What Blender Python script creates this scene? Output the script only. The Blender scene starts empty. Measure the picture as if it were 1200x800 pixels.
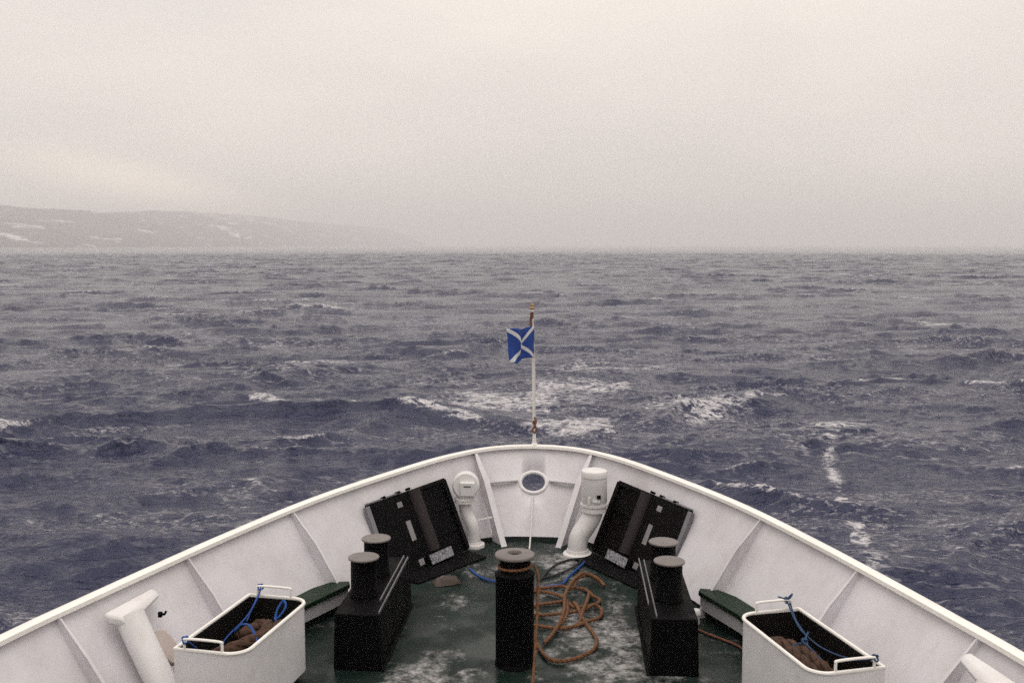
import bpy, bmesh, math, random
import numpy as np
from mathutils import Vector, Matrix

random.seed(7)
R = math.radians
scene = bpy.context.scene
COL = scene.collection

# ------------------------------------------------------------------ camera
SEA = -5.2                      # sea level, the deck at the bow is z = 0
cam_d = bpy.data.cameras.new('camera')
cam = bpy.data.objects.new('camera', cam_d)
COL.objects.link(cam)
cam.location = (0.55, 0.0, 4.3)
cam.rotation_euler = (R(90 - 5.531), 0, R(3.4))
cam_d.sensor_width = 36.0
cam_d.lens = 35.0
cam_d.clip_start = 0.1
cam_d.clip_end = 40000
scene.camera = cam

# ------------------------------------------------------------------ sky
SUN_EL, SUN_AZ = R(78), R(172)          # azimuth from +Y, clockwise
w = bpy.data.worlds.new('World')
scene.world = w
w.use_nodes = True
nt = w.node_tree
nt.nodes.clear()
N = nt.nodes.new
out = N('ShaderNodeOutputWorld')
bg = N('ShaderNodeBackground')
sky = N('ShaderNodeTexSky')
sky.sky_type = 'NISHITA'
sky.sun_disc = False
sky.sun_elevation = SUN_EL
sky.sun_rotation = SUN_AZ
sky.dust_density = 4.0
sc_sky = N('ShaderNodeMix'); sc_sky.data_type = 'RGBA'; sc_sky.blend_type = 'MULTIPLY'
sc_sky.inputs[0].default_value = 1.0
nt.links.new(sky.outputs[0], sc_sky.inputs[6])
sc_sky.inputs[7].default_value = (0.10, 0.10, 0.10, 1)
tc = N('ShaderNodeTexCoord')
mp = N('ShaderNodeMapping'); mp.inputs['Scale'].default_value = (1.0, 1.0, 3.2)
nt.links.new(tc.outputs['Generated'], mp.inputs[0])
cl = N('ShaderNodeTexNoise'); cl.inputs['Scale'].default_value = 2.3
cl.inputs['Detail'].default_value = 5; cl.inputs['Roughness'].default_value = 0.5
nt.links.new(mp.outputs[0], cl.inputs['Vector'])
cr = N('ShaderNodeValToRGB')
cr.color_ramp.elements[0].position = 0.30; cr.color_ramp.elements[0].color = (0.60, 0.552, 0.51, 1)
cr.color_ramp.elements[1].position = 0.72; cr.color_ramp.elements[1].color = (0.75, 0.695, 0.612, 1)
nt.links.new(cl.outputs[0], cr.inputs[0])
mx = N('ShaderNodeMix'); mx.data_type = 'RGBA'
mx.inputs[0].default_value = 0.93       # thick cloud over the clear sky
nt.links.new(sc_sky.outputs[2], mx.inputs[6])
nt.links.new(cr.outputs[0], mx.inputs[7])
# thinner, brighter cloud low over the hills
gd = N('ShaderNodeVectorMath'); gd.operation = 'SUBTRACT'
nt.links.new(tc.outputs['Generated'], gd.inputs[0]); gd.inputs[1].default_value = (-0.385, 0.92, 0.050)
gs = N('ShaderNodeVectorMath'); gs.operation = 'MULTIPLY'
gq = N('ShaderNodeMapping'); gq.inputs['Rotation'].default_value = (0, R(-14), 0); nt.links.new(gd.outputs[0], gq.inputs[0])
nt.links.new(gq.outputs[0], gs.inputs[0]); gs.inputs[1].default_value = (5.5, 3.0, 30.0)
gl = N('ShaderNodeVectorMath'); gl.operation = 'LENGTH'; nt.links.new(gs.outputs[0], gl.inputs[0])
gr = N('ShaderNodeValToRGB')
gr.color_ramp.interpolation = 'EASE'
gr.color_ramp.elements[0].position = 0.0; gr.color_ramp.elements[0].color = (1.4, 1.34, 1.24, 1)
gr.color_ramp.elements[1].position = 1.0; gr.color_ramp.elements[1].color = (1, 1, 1, 1)
nt.links.new(gl.outputs['Value'], gr.inputs[0])
gm = N('ShaderNodeMix'); gm.data_type = 'RGBA'; gm.blend_type = 'MULTIPLY'; gm.inputs[0].default_value = 1.0
nt.links.new(mx.outputs[2], gm.inputs[6]); nt.links.new(gr.outputs[0], gm.inputs[7])
# overcast: the cloud brightens steadily from the horizon to overhead
sz = N('ShaderNodeSeparateXYZ'); nt.links.new(tc.outputs['Generated'], sz.inputs[0])
oz = N('ShaderNodeMapRange'); oz.inputs[1].default_value = 0.0; oz.inputs[2].default_value = 1.0
oz.inputs[3].default_value = 1.0; oz.inputs[4].default_value = 1.5
nt.links.new(sz.outputs[2], oz.inputs[0])
om = N('ShaderNodeMix'); om.data_type = 'RGBA'; om.blend_type = 'MULTIPLY'; om.inputs[0].default_value = 1.0
nt.links.new(gm.outputs[2], om.inputs[6]); nt.links.new(oz.outputs[0], om.inputs[7])
nt.links.new(om.outputs[2], bg.inputs[0])
bg.inputs[1].default_value = 1.0
nt.links.new(bg.outputs[0], out.inputs[0])

# ------------------------------------------------------------------ sun behind the cloud
sun_d = bpy.data.lights.new('sun', 'SUN')
sun_d.energy = 0.8
sun_d.angle = R(45)
sun_d.color = (1.0, 0.96, 0.91)
sun = bpy.data.objects.new('sun', sun_d)
COL.objects.link(sun)
sd = Vector((math.sin(SUN_AZ) * math.cos(SUN_EL), math.cos(SUN_AZ) * math.cos(SUN_EL), math.sin(SUN_EL)))
sun.rotation_euler = sd.to_track_quat('Z', 'Y').to_euler()
sun.location = (0, 0, 60)

# ------------------------------------------------------------------ render / exposure
scene.view_settings.view_transform = 'Standard'
scene.view_settings.look = 'None'
scene.view_settings.exposure = 0.40
scene.view_settings.gamma = 1.0
scene.view_settings.use_curve_mapping = False
cy = scene.cycles
cy.max_bounces = 5
cy.volume_bounces = 1
cy.use_adaptive_sampling = True
cy.adaptive_threshold = 0.03
cy.adaptive_min_samples = 64
cy.use_denoising = False

# ================================================================== helpers
def tag(o, label=None, cat=None, group=None, kind=None):
    if label: o['label'] = label
    if cat: o['category'] = cat
    if group: o['group'] = group
    if kind: o['kind'] = kind
    return o

def empty(name, loc=(0, 0, 0), rz=0.0):
    o = bpy.data.objects.new(name, None)
    COL.objects.link(o)
    o.location = loc
    o.rotation_euler = (0, 0, rz)
    o.empty_display_size = 0.2
    return o

class MB:
    """collects shapes, builds ONE mesh object"""
    def __init__(s):
        s.v, s.f = [], []
    def add(s, vs, fs):
        b = len(s.v)
        s.v += [tuple(p) for p in vs]
        s.f += [tuple(i + b for i in f) for f in fs]
    def hexa(s, p):      # 8 corners: bottom 0-3, top 4-7
        s.add(p, [(3, 2, 1, 0), (4, 5, 6, 7), (0, 1, 5, 4), (1, 2, 6, 5), (2, 3, 7, 6), (3, 0, 4, 7)])
    def box(s, c, size, M=None):
        x, y, z = size[0] / 2, size[1] / 2, size[2] / 2
        ps = [Vector(q) for q in ((-x, -y, -z), (x, -y, -z), (x, y, -z), (-x, y, -z), (-x, -y, z), (x, -y, z), (x, y, z), (-x, y, z))]
        M = M or Matrix.Identity(3)
        s.hexa([M @ q + Vector(c) for q in ps])
    def slab(s, o, u, v, n):          # box spanned from corner o by three vectors
        o, u, v, n = Vector(o), Vector(u), Vector(v), Vector(n)
        s.hexa([o, o + u, o + u + v, o + v, o + n, o + u + n, o + u + v + n, o + v + n])
    def prism(s, poly, z0, z1):
        n = len(poly)
        vs = [(p[0], p[1], z0) for p in poly] + [(p[0], p[1], z1) for p in poly]
        fs = [tuple(range(n - 1, -1, -1)), tuple(range(n, 2 * n))]
        fs += [(i, (i + 1) % n, n + (i + 1) % n, n + i) for i in range(n)]
        s.add(vs, fs)
    def tube(s, pts, r, seg=10, caps=True, closed=False):
        pts = [Vector(p) for p in pts]
        n = len(pts)
        rr = r if isinstance(r, (list, tuple)) else [r] * n
        T = []
        for i in range(n):
            a = pts[(i - 1) % n] if (closed or i > 0) else pts[i]
            b = pts[(i + 1) % n] if (closed or i < n - 1) else pts[i]
            T.append((b - a).normalized())
        up = Vector((0, 0, 1)) if abs(T[0].z) < 0.9 else Vector((1, 0, 0))
        x = T[0].cross(up).normalized()
        vs = []
        for i in range(n):
            x = (x - T[i] * x.dot(T[i])).normalized()
            y = T[i].cross(x)
            for k in range(seg):
                a = 2 * math.pi * k / seg
                vs.append(pts[i] + (x * math.cos(a) + y * math.sin(a)) * rr[i])
        fs = []
        m = n if closed else n - 1
        for i in range(m):
            for k in range(seg):
                i2 = (i + 1) % n
                fs.append((i * seg + k, i * seg + (k + 1) % seg, i2 * seg + (k + 1) % seg, i2 * seg + k))
        if caps and not closed:
            fs.append(tuple(range(seg - 1, -1, -1)))
            fs.append(tuple((n - 1) * seg + k for k in range(seg)))
        s.add(vs, fs)
    def lathe(s, prof, c=(0, 0, 0), seg=32, axis=None):     # prof: list of (r, z)
        M = Matrix.Identity(3)
        if axis is not None:
            M = Vector(axis).to_track_quat('Z', 'Y').to_matrix()
        vs, fs = [], []
        for r, z in prof:
            for k in range(seg):
                a = 2 * math.pi * k / seg
                vs.append(M @ Vector((r * math.cos(a), r * math.sin(a), z)) + Vector(c))
        n = len(prof)
        for i in range(n - 1):
            for k in range(seg):
                fs.append((i * seg + k, i * seg + (k + 1) % seg, (i + 1) * seg + (k + 1) % seg, (i + 1) * seg + k))
        fs.append(tuple(range(seg - 1, -1, -1)))
        fs.append(tuple((n - 1) * seg + k for k in range(seg)))
        s.add(vs, fs)
    def build(s, name, mat, parent=None, smooth=35, bevel=0.0, recalc=True):
        me = bpy.data.meshes.new(name)
        me.from_pydata(s.v, [], s.f)
        if recalc:
            bm = bmesh.new(); bm.from_mesh(me)
            bmesh.ops.recalc_face_normals(bm, faces=bm.faces)
            bm.to_mesh(me); bm.free()
        if smooth:
            me.shade_smooth()
            me.set_sharp_from_angle(angle=R(smooth))
        me.materials.append(mat)
        o = bpy.data.objects.new(name, me)
        COL.objects.link(o)
        if parent:
            o.parent = parent
        if bevel:
            m = o.modifiers.new('bevel', 'BEVEL')
            m.width = bevel; m.segments = 2; m.limit_method = 'ANGLE'; m.angle_limit = R(40)
        return o

def catmull(pts, per=8, closed=False):
    pts = [np.array(p, float) for p in pts]
    n = len(pts)
    res = []
    rng = range(n if closed else n - 1)
    for i in rng:
        p1, p2 = pts[i], pts[(i + 1) % n]
        p0 = pts[(i - 1) % n] if (closed or i > 0) else 2 * p1 - p2
        p3 = pts[(i + 2) % n] if (closed or i < n - 2) else 2 * p2 - p1
        for k in range(per):
            t = k / per
            res.append(0.5 * (2 * p1 + (p2 - p0) * t + (2 * p0 - 5 * p1 + 4 * p2 - p3) * t * t + (3 * p1 - p0 - 3 * p2 + p3) * t ** 3))
    if not closed:
        res.append(pts[-1])
    return res

def resample(pts, step):
    pts = np.array(pts)
    d = np.r_[0, np.cumsum(np.linalg.norm(np.diff(pts, axis=0), axis=1))]
    n = max(3, int(d[-1] / step) + 1)
    q = np.linspace(0, d[-1], n)
    return np.stack([np.interp(q, d, pts[:, k]) for k in range(3)], 1), q

def rope(mb, pts, r, strands=3, per=10, lay=None, jitter=0.0):
    """laid rope: strands twisted about the path"""
    path, q = resample(catmull(pts, per), r * 0.8)
    lay = lay or r * 7.0
    T = np.gradient(path, axis=0); T /= np.linalg.norm(T, axis=1)[:, None] + 1e-9
    x = np.cross(T[0], (0, 0, 1.0))
    if np.linalg.norm(x) < 0.1: x = np.cross(T[0], (1.0, 0, 0))
    X = []
    for t in T:
        x = x - t * np.dot(x, t); x /= np.linalg.norm(x); X.append(x)
    X = np.array(X); Y = np.cross(T, X)
    rs = r * 0.56
    for k in range(strands):
        a = 2 * math.pi * (q / lay + k / strands)
        c = path + (X * np.cos(a)[:, None] + Y * np.sin(a)[:, None]) * (r - rs)
        rad = rs
        if jitter:
            rad = [rs * (1 + random.uniform(-jitter, jitter)) for _ in range(len(c))]
        mb.tube(c, rad, seg=6)

# ================================================================== materials
def mat(name):
    m = bpy.data.materials.new(name)
    m.use_nodes = True
    t = m.node_tree
    p = t.nodes['Principled BSDF']
    return m, t, p

def node(t, kind, **kw):
    n = t.nodes.new('ShaderNode' + kind)
    for k, v in kw.items():
        if k in n.inputs.keys():
            n.inputs[k].default_value = v
        else:
            setattr(n, k, v)
    return n

def ramp(t, src, stops):
    r = t.nodes.new('ShaderNodeValToRGB')
    e = r.color_ramp.elements
    while len(e) < len(stops): e.new(0.5)
    for i, (p, c) in enumerate(stops):
        e[i].position = p
        e[i].color = c if len(c) == 4 else (*c, 1)
    t.links.new(src, r.inputs[0])
    return r

def mixc(t, f, a, b, mode='MIX'):
    m = t.nodes.new('ShaderNodeMix'); m.data_type = 'RGBA'; m.blend_type = mode
    for s, i in ((f, 0), (a, 6), (b, 7)):
        if isinstance(s, (int, float)): m.inputs[i].default_value = s
        elif isinstance(s, tuple): m.inputs[i].default_value = (*s, 1) if len(s) == 3 else s
        else: t.links.new(s, m.inputs[i])
    return m.outputs[2]

def noise(t, scale, detail=4, rough=0.55, stretch=None, coord='Object'):
    tcn = t.nodes.new('ShaderNodeTexCoord')
    src = tcn.outputs[coord]
    if stretch:
        mpn = t.nodes.new('ShaderNodeMapping'); mpn.inputs['Scale'].default_value = stretch
        t.links.new(src, mpn.inputs[0]); src = mpn.outputs[0]
    n = node(t, 'TexNoise', Scale=scale, Detail=detail, Roughness=rough)
    t.links.new(src, n.inputs['Vector'])
    return n.outputs[0]

def bump(t, p, src, strength, dist, prev=None):
    b = t.nodes.new('ShaderNodeBump')
    b.inputs['Strength'].default_value = strength
    b.inputs['Distance'].default_value = dist
    t.links.new(src, b.inputs['Height'])
    if prev: t.links.new(prev.outputs[0], b.inputs['Normal'])
    t.links.new(b.outputs[0], p.inputs['Normal'])
    return b

def paint(name, base, dirt, rough=0.45, spec=0.5, rust=0.0, rust_col=(0.16, 0.055, 0.02), dirt_amt=0.5):
    m, t, p = mat(name)
    big = noise(t, 1.7, 5, 0.6)
    dm = ramp(t, big, [(0.42, (0, 0, 0)), (0.75, (dirt_amt,) * 3)])
    c = mixc(t, dm.outputs[0], base, dirt)
    stk = noise(t, 9.0, 4, 0.6, (1.0, 1.0, 0.12))           # runs down the plate
    sm = ramp(t, stk, [(0.55, (0, 0, 0)), (0.80, (dirt_amt * 0.7,) * 3)])
    c = mixc(t, sm.outputs[0], c, dirt)
    if rust:
        rn = noise(t, 5.5, 6, 0.7)
        rm = ramp(t, rn, [(0.72 - rust * 0.2, (0, 0, 0)), (0.80 - rust * 0.15, (0.85,) * 3)])
        c = mixc(t, rm.outputs[0], c, rust_col)
    t.links.new(c, p.inputs['Base Color'])
    rg = ramp(t, noise(t, 6.0, 4), [(0.3, (rough - 0.12,) * 3), (0.7, (rough + 0.15,) * 3)])
    t.links.new(rg.outputs[0], p.inputs['Roughness'])
    p.inputs['Specular IOR Level'].default_value = spec
    b0 = bump(t, p, noise(t, 1.6, 2, 0.5), 0.5, 0.035)
    bump(t, p, noise(t, 14, 5, 0.6), 0.25, 0.004, b0)
    return m

M_WHITE = paint('white_bulwark_paint', (0.60, 0.585, 0.615), (0.42, 0.395, 0.40), 0.45, dirt_amt=0.55)
M_RAIL = paint('white_rail_paint', (0.80, 0.78, 0.75), (0.62, 0.57, 0.52), 0.35, dirt_amt=0.3)
M_FIT = paint('white_fitting_paint', (0.69, 0.675, 0.685), (0.46, 0.41, 0.38), 0.4, rust=0.12, dirt_amt=0.4)
M_BIN = paint('white_bin_plastic', (0.68, 0.665, 0.69), (0.47, 0.44, 0.45), 0.5, dirt_amt=0.35)
M_BLACK = paint('black_gloss_paint', (0.0022, 0.002, 0.0026), (0.004, 0.0036, 0.004), 0.55, 0.06, rust=0.02, dirt_amt=0.5)
M_BLACK_R = paint('black_rusty_paint', (0.0026, 0.0022, 0.0026), (0.008, 0.0045, 0.004), 0.55, 0.06, rust=0.16, rust_col=(0.030, 0.011, 0.008))
M_TUBE = paint('dark_maroon_tube', (0.012, 0.007, 0.009), (0.022, 0.012, 0.013), 0.5, 0.3)
M_CAP = paint('worn_grey_cap', (0.155, 0.135, 0.132), (0.10, 0.082, 0.078), 0.55, rust=0.15, rust_col=(0.18, 0.10, 0.07), dirt_amt=0.8)
M_EDGE = paint('lit_and_worn_grey_edge', (0.17, 0.165, 0.19), (0.06, 0.055, 0.06), 0.5, dirt_amt=0.9)  # grey panel edges, also the light painted along the bollard bases
M_GREEN = paint('green_slab_paint', (0.008, 0.022, 0.011), (0.004, 0.010, 0.007), 0.5, 0.2)
M_MARGIN = paint('dark_green_margin_paint', (0.007, 0.013, 0.012), (0.014, 0.018, 0.018), 0.5, 0.2)
M_HULL = paint('dark_hull_paint', (0.02, 0.025, 0.05), (0.05, 0.05, 0.06), 0.4)
M_RUST = paint('rusty_steel', (0.16, 0.06, 0.035), (0.07, 0.03, 0.02), 0.7)
M_BRASS = paint('gold_finial_paint', (0.45, 0.27, 0.10), (0.25, 0.14, 0.06), 0.4)
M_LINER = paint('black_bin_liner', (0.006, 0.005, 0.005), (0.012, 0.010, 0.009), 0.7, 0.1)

def label_mat():
    m, t, p = mat('printed_plate')
    tcn = t.nodes.new('ShaderNodeTexCoord')
    nn = noise(t, 42, 3, 0.6, (1, 1, 1))
    r_ = ramp(t, nn, [(0.46, (0.27, 0.265, 0.29)), (0.60, (0.05, 0.048, 0.06))])
    t.links.new(r_.outputs[0], p.inputs['Base Color'])
    p.inputs['Roughness'].default_value = 0.4
    return m
M_LABEL = label_mat()
M_TAG = paint('pale_tag', (0.22, 0.21, 0.22), (0.10, 0.095, 0.10), 0.5, dirt_amt=0.8)

def rope_mat(name, a, b, fuzz=0.3):
    m, t, p = mat(name)
    c = ramp(t, noise(t, 26, 5, 0.7), [(0.3, a), (0.7, b)])
    t.links.new(c.outputs[0], p.inputs['Base Color'])
    p.inputs['Roughness'].default_value = 0.85
    bump(t, p, noise(t, 160, 3, 0.7), fuzz, 0.004)
    return m
M_ORANGE = rope_mat('orange_rope', (0.06, 0.024, 0.010), (0.19, 0.082, 0.031))
M_BROWN = rope_mat('brown_hawser', (0.008, 0.004, 0.0035), (0.095, 0.040, 0.018), 0.8)
M_BLUE = rope_mat('blue_rope', (0.006, 0.036, 0.16), (0.014, 0.080, 0.33))
M_DKBLUE = rope_mat('weathered_blue_rope', (0.010, 0.030, 0.075), (0.025, 0.070, 0.15))
M_BKROPE = rope_mat('black_line', (0.010, 0.010, 0.012), (0.03, 0.03, 0.034))
M_WROPE = rope_mat('white_line', (0.55, 0.52, 0.50), (0.70, 0.68, 0.66))

# deck: worn dark green paint, wet, with grey slush and standing water
def deck_mat():
    m, t, p = mat('wet_green_deck_paint')
    wear = ramp(t, noise(t, 2.1, 7, 0.66), [(0.40, (0, 0, 0)), (0.68, (1, 1, 1))])
    green = ramp(t, noise(t, 7, 6, 0.65), [(0.3, (0.002, 0.007, 0.006)), (0.55, (0.006, 0.016, 0.013)), (0.8, (0.012, 0.021, 0.018))])
    c = mixc(t, wear.outputs[0], green.outputs[0], (0.008, 0.013, 0.011))
    p.inputs['Specular IOR Level'].default_value = 0.20
    # sleet and slush lying in drifts, thickest round the rope, broken by a fine noise
    tcn = t.nodes.new('ShaderNodeTexCoord')
    def near(cx_, cy_, rx_, ry_):
        v1_ = t.nodes.new('ShaderNodeVectorMath'); v1_.operation = 'SUBTRACT'; v1_.inputs[1].default_value = (cx_, cy_, 0)
        t.links.new(tcn.outputs['Object'], v1_.inputs[0])
        v2_ = t.nodes.new('ShaderNodeVectorMath'); v2_.operation = 'MULTIPLY'; v2_.inputs[1].default_value = (1 / rx_, 1 / ry_, 0)
        t.links.new(v1_.outputs[0], v2_.inputs[0])
        v3_ = t.nodes.new('ShaderNodeVectorMath'); v3_.operation = 'LENGTH'; t.links.new(v2_.outputs[0], v3_.inputs[0])
        return ramp(t, v3_.outputs['Value'], [(0.0, (0.16,) * 3), (1.0, (0, 0, 0))]).outputs[0]
    dr = noise(t, 1.5, 7, 0.74, (1.0, 0.7, 1))
    for blob in ((0.55, 11.3, 0.9, 1.5), (0.95, 9.9, 0.9, 1.2), (0.5, 13.2, 0.6, 0.8), (-0.75, 9.6, 0.9, 0.8), (1.15, 10.4, 0.25, 1.4)):
        a_ = t.nodes.new('ShaderNodeMath'); a_.operation = 'ADD'
        t.links.new(dr, a_.inputs[0]); t.links.new(near(*blob), a_.inputs[1]); dr = a_.outputs[0]
    sl = ramp(t, dr, [(0.56, (0, 0, 0)), (0.68, (1, 1, 1))])
    fine = ramp(t, noise(t, 7, 9, 0.82), [(0.43, (0.04,) * 3), (0.62, (1, 1, 1))])
    sm = mixc(t, 1.0, sl.outputs[0], fine.outputs[0], 'MULTIPLY')
    c = mixc(t, sm, c, (0.40, 0.385, 0.39))
    t.links.new(c, p.inputs['Base Color'])
    rg = ramp(t, noise(t, 1.9, 5, 0.6), [(0.38, (0.14,) * 3), (0.58, (0.60,) * 3)])
    t.links.new(rg.outputs[0], p.inputs['Roughness'])
    b = bump(t, p, noise(t, 30, 5, 0.65), 0.35, 0.006)
    return m
M_DECK = deck_mat()

def flag_mat():
    m, t, p = mat('blue_flag_white_saltire')
    uv = t.nodes.new('ShaderNodeUVMap'); uv.uv_map = 'uv'
    sp = t.nodes.new('ShaderNodeSeparateXYZ'); t.links.new(uv.outputs[0], sp.inputs[0])
    def mth(op, a, b=None):
        n = t.nodes.new('ShaderNodeMath'); n.operation = op
        for i, s in enumerate((a, b)):
            if s is None: continue
            if isinstance(s, (int, float)): n.inputs[i].default_value = s
            else: t.links.new(s, n.inputs[i])
        return n.outputs[0]
    d1 = mth('ABSOLUTE', mth('SUBTRACT', sp.outputs[0], sp.outputs[1]))
    d2 = mth('ABSOLUTE', mth('SUBTRACT', mth('ADD', sp.outputs[0], sp.outputs[1]), 1.0))
    cross = mth('LESS_THAN', mth('MINIMUM', d1, d2), 0.065)
    c = mixc(t, cross, (0.008, 0.042, 0.235), (0.58, 0.58, 0.60))
    t.links.new(c, p.inputs['Base Color'])
    p.inputs['Roughness'].default_value = 0.8
    return m
M_FLAG = flag_mat()

# ================================================================== hull lines
PAIRS = [((0, 15.10), (0, 14.27)), ((.34, 15.05), (.30, 14.26)), ((.70, 14.90), (.62, 14.20)),
         ((1.06, 14.60), (.86, 14.02)), ((1.46, 14.14), (1.08, 13.70)), ((1.98, 13.34), (1.46, 13.00)),
         ((2.47, 12.50), (1.86, 12.20)), ((2.87, 11.70), (2.21, 11.42)), ((3.34, 10.56), (2.66, 10.34)),
         ((3.69, 9.62), (3.01, 9.44)), ((4.01, 8.72), (3.33, 8.55)), ((4.27, 7.95), (3.60, 7.80)),
         ((4.70, 6.40), (4.08, 6.30)), ((5.05, 4.50), (4.50, 4.40)), ((5.30, 2.00), (4.85, 1.95)),
         ((5.45, -2.0), (5.10, -2.0)), ((5.50, -8.0), (5.20, -8.0))]
PER = 6
half_r = catmull([a for a, b in PAIRS], PER)
half_d = catmull([b for a, b in PAIRS], PER)
half_r[0][0] = half_d[0][0] = 0
def full(h):
    return [np.array((-p[0], p[1])) for p in h[:0:-1]] + [np.array(p) for p in h]
RAIL, DECK = full(half_r), full(half_d)
NR = len(RAIL)
def zr(y): return 1.02 + (max(y, 4) - 8) * 0.033
RAILZ = [zr(p[1]) for p in RAIL]

def strip(rows, name, mat_, parent, smooth=50):
    mb = MB()
    n, k = len(rows), len(rows[0])
    vs = [p for r_ in rows for p in r_]
    fs = []
    for i in range(n - 1):
        for j in range(k):
            j2 = (j + 1) % k
            fs.append((i * k + j, i * k + j2, (i + 1) * k + j2, (i + 1) * k + j))
    fs.append(tuple(range(k))); fs.append(tuple((n - 1) * k + j for j in reversed(range(k))))
    mb.add(vs, fs)
    return mb.build(name, mat_, parent, smooth)

def outward(i):
    d = RAIL[i] - DECK[i]
    return d / np.linalg.norm(d)

bul = empty('bulwark', (0, 0, 0))
tag(bul, 'white painted steel bulwark curving round the bow of the ship', 'bulwark')

# plating: closed section with thickness, leaning out from the deck edge to the rail
rows = []
for i in range(NR):
    o_, r_, d_, z = outward(i), RAIL[i], DECK[i], RAILZ[i]
    sec = []
    for f in (0.0, 0.3, 0.62, 1.0):
        bow = 0.03 * math.sin(math.pi * f)
        q = d_ + (r_ - d_) * f - o_ * (0.045 - bow * 0.6)
        sec.append((q[0], q[1], 0.055 + (z - 0.075) * f))
    for f in (1.0, 0.62, 0.3, 0.0):
        bow = 0.03 * math.sin(math.pi * f)
        q = d_ + (r_ - d_) * f + o_ * (-0.022 + bow * 0.6)
        sec.append((q[0], q[1], 0.055 + (z - 0.075) * f))
    rows.append(sec)
plating = strip(rows, 'plating', M_WHITE, bul)
# hawse opening at the stem, cut through the plate
HZ = 0.735
HC = Vector((0.0, 14.27 + (15.10 - 14.27) * (HZ / 1.25) - 0.03, HZ))
AX = Vector((0, -1.25, 0.83)).normalized()
cut = MB(); cut.lathe([(1.0, -0.5), (1.0, 0.5)], (0, 0, 0), 40, AX)
PX_ = AX.cross(Vector((1, 0, 0))).normalized()
cut.v = [tuple(HC + Vector((1, 0, 0)) * (Vector(q).x * 0.178) + PX_ * (Vector(q).dot(PX_) * 0.142) + AX * Vector(q).dot(AX)) for q in cut.v]
cutter = cut.build('hawse_cutter', M_WHITE)
bo = plating.modifiers.new('hole', 'BOOLEAN'); bo.operation = 'DIFFERENCE'; bo.solver = 'EXACT'; bo.object = cutter
dg = bpy.context.evaluated_depsgraph_get()
newme = bpy.data.meshes.new_from_object(plating.evaluated_get(dg))
plating.modifiers.clear()
plating.data = newme
bpy.data.objects.remove(cutter)
# thick ring round the opening
mb = MB()
ring = []
px_ = AX.cross(Vector((1, 0, 0))).normalized()
for k in range(40):
    a = 2 * math.pi * k / 40
    ring.append(HC + Vector((1, 0, 0)) * math.cos(a) * 0.200 + px_ * math.sin(a) * 0.164 + AX * 0.012)
mb.tube(ring, 0.030, 12, closed=True)
mb.build('hawse_ring', M_FIT, bul)

# cap rail
rows = []
for i in range(NR):
    o_, r_, z = outward(i), RAIL[i], RAILZ[i]
    a, b = r_, r_ - o_ * 0.135
    rows.append([(b[0], b[1], z - 0.045), (b[0] + o_[0] * .006, b[1] + o_[1] * .006, z - 0.006), (b[0] + o_[0] * .02, b[1] + o_[1] * .02, z), (a[0] - o_[0] * .02, a[1] - o_[1] * .02, z), (a[0], a[1], z - 0.012), (a[0], a[1], z - 0.055)])
strip(rows, 'cap_rail', M_RAIL, bul, 40)

# dark painted foot of the plate
rows = []
for i in range(NR):
    o_, r_, d_ = outward(i), RAIL[i], DECK[i]
    a = d_ - o_ * 0.050
    b = d_ - o_ * 0.012
    rows.append([(a[0], a[1], -0.02), (a[0] + o_[0] * .02, a[1] + o_[1] * .02, 0.053), (b[0] + o_[0] * .02, b[1] + o_[1] * .02, 0.053), (b[0], b[1], -0.02)])
strip(rows, 'margin_plate', M_MARGIN, bul)

# outer hull plating down into the sea
rows = []
for i in range(NR):
    o_, d_ = outward(i), DECK[i]
    sec = []
    for z, inn in ((0.04, -0.0), (-1.2, .42), (-2.8, .80), (-4.4, 1.02), (-7.5, 1.25)):
        t = min(1.0, max(0, (d_[1] - 4) / 10.3))
        q = np.array((d_[0] * (1 - inn * 0.28 * (0.25 + t)), d_[1] - inn * 1.25 * t))
        sec.append((q[0], q[1], z))
    for z, inn in ((-7.5, 1.25), (0.04, 0.0)):
        q = np.array((d_[0] * (1 - inn * 0.28 * (0.25 + 1)) * 0.97, d_[1] - inn * 1.3 - 0.06))
        sec.append((q[0], q[1], z - 0.07))
    rows.append(sec)
strip(rows, 'hull_plating', M_HULL, bul)

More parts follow.
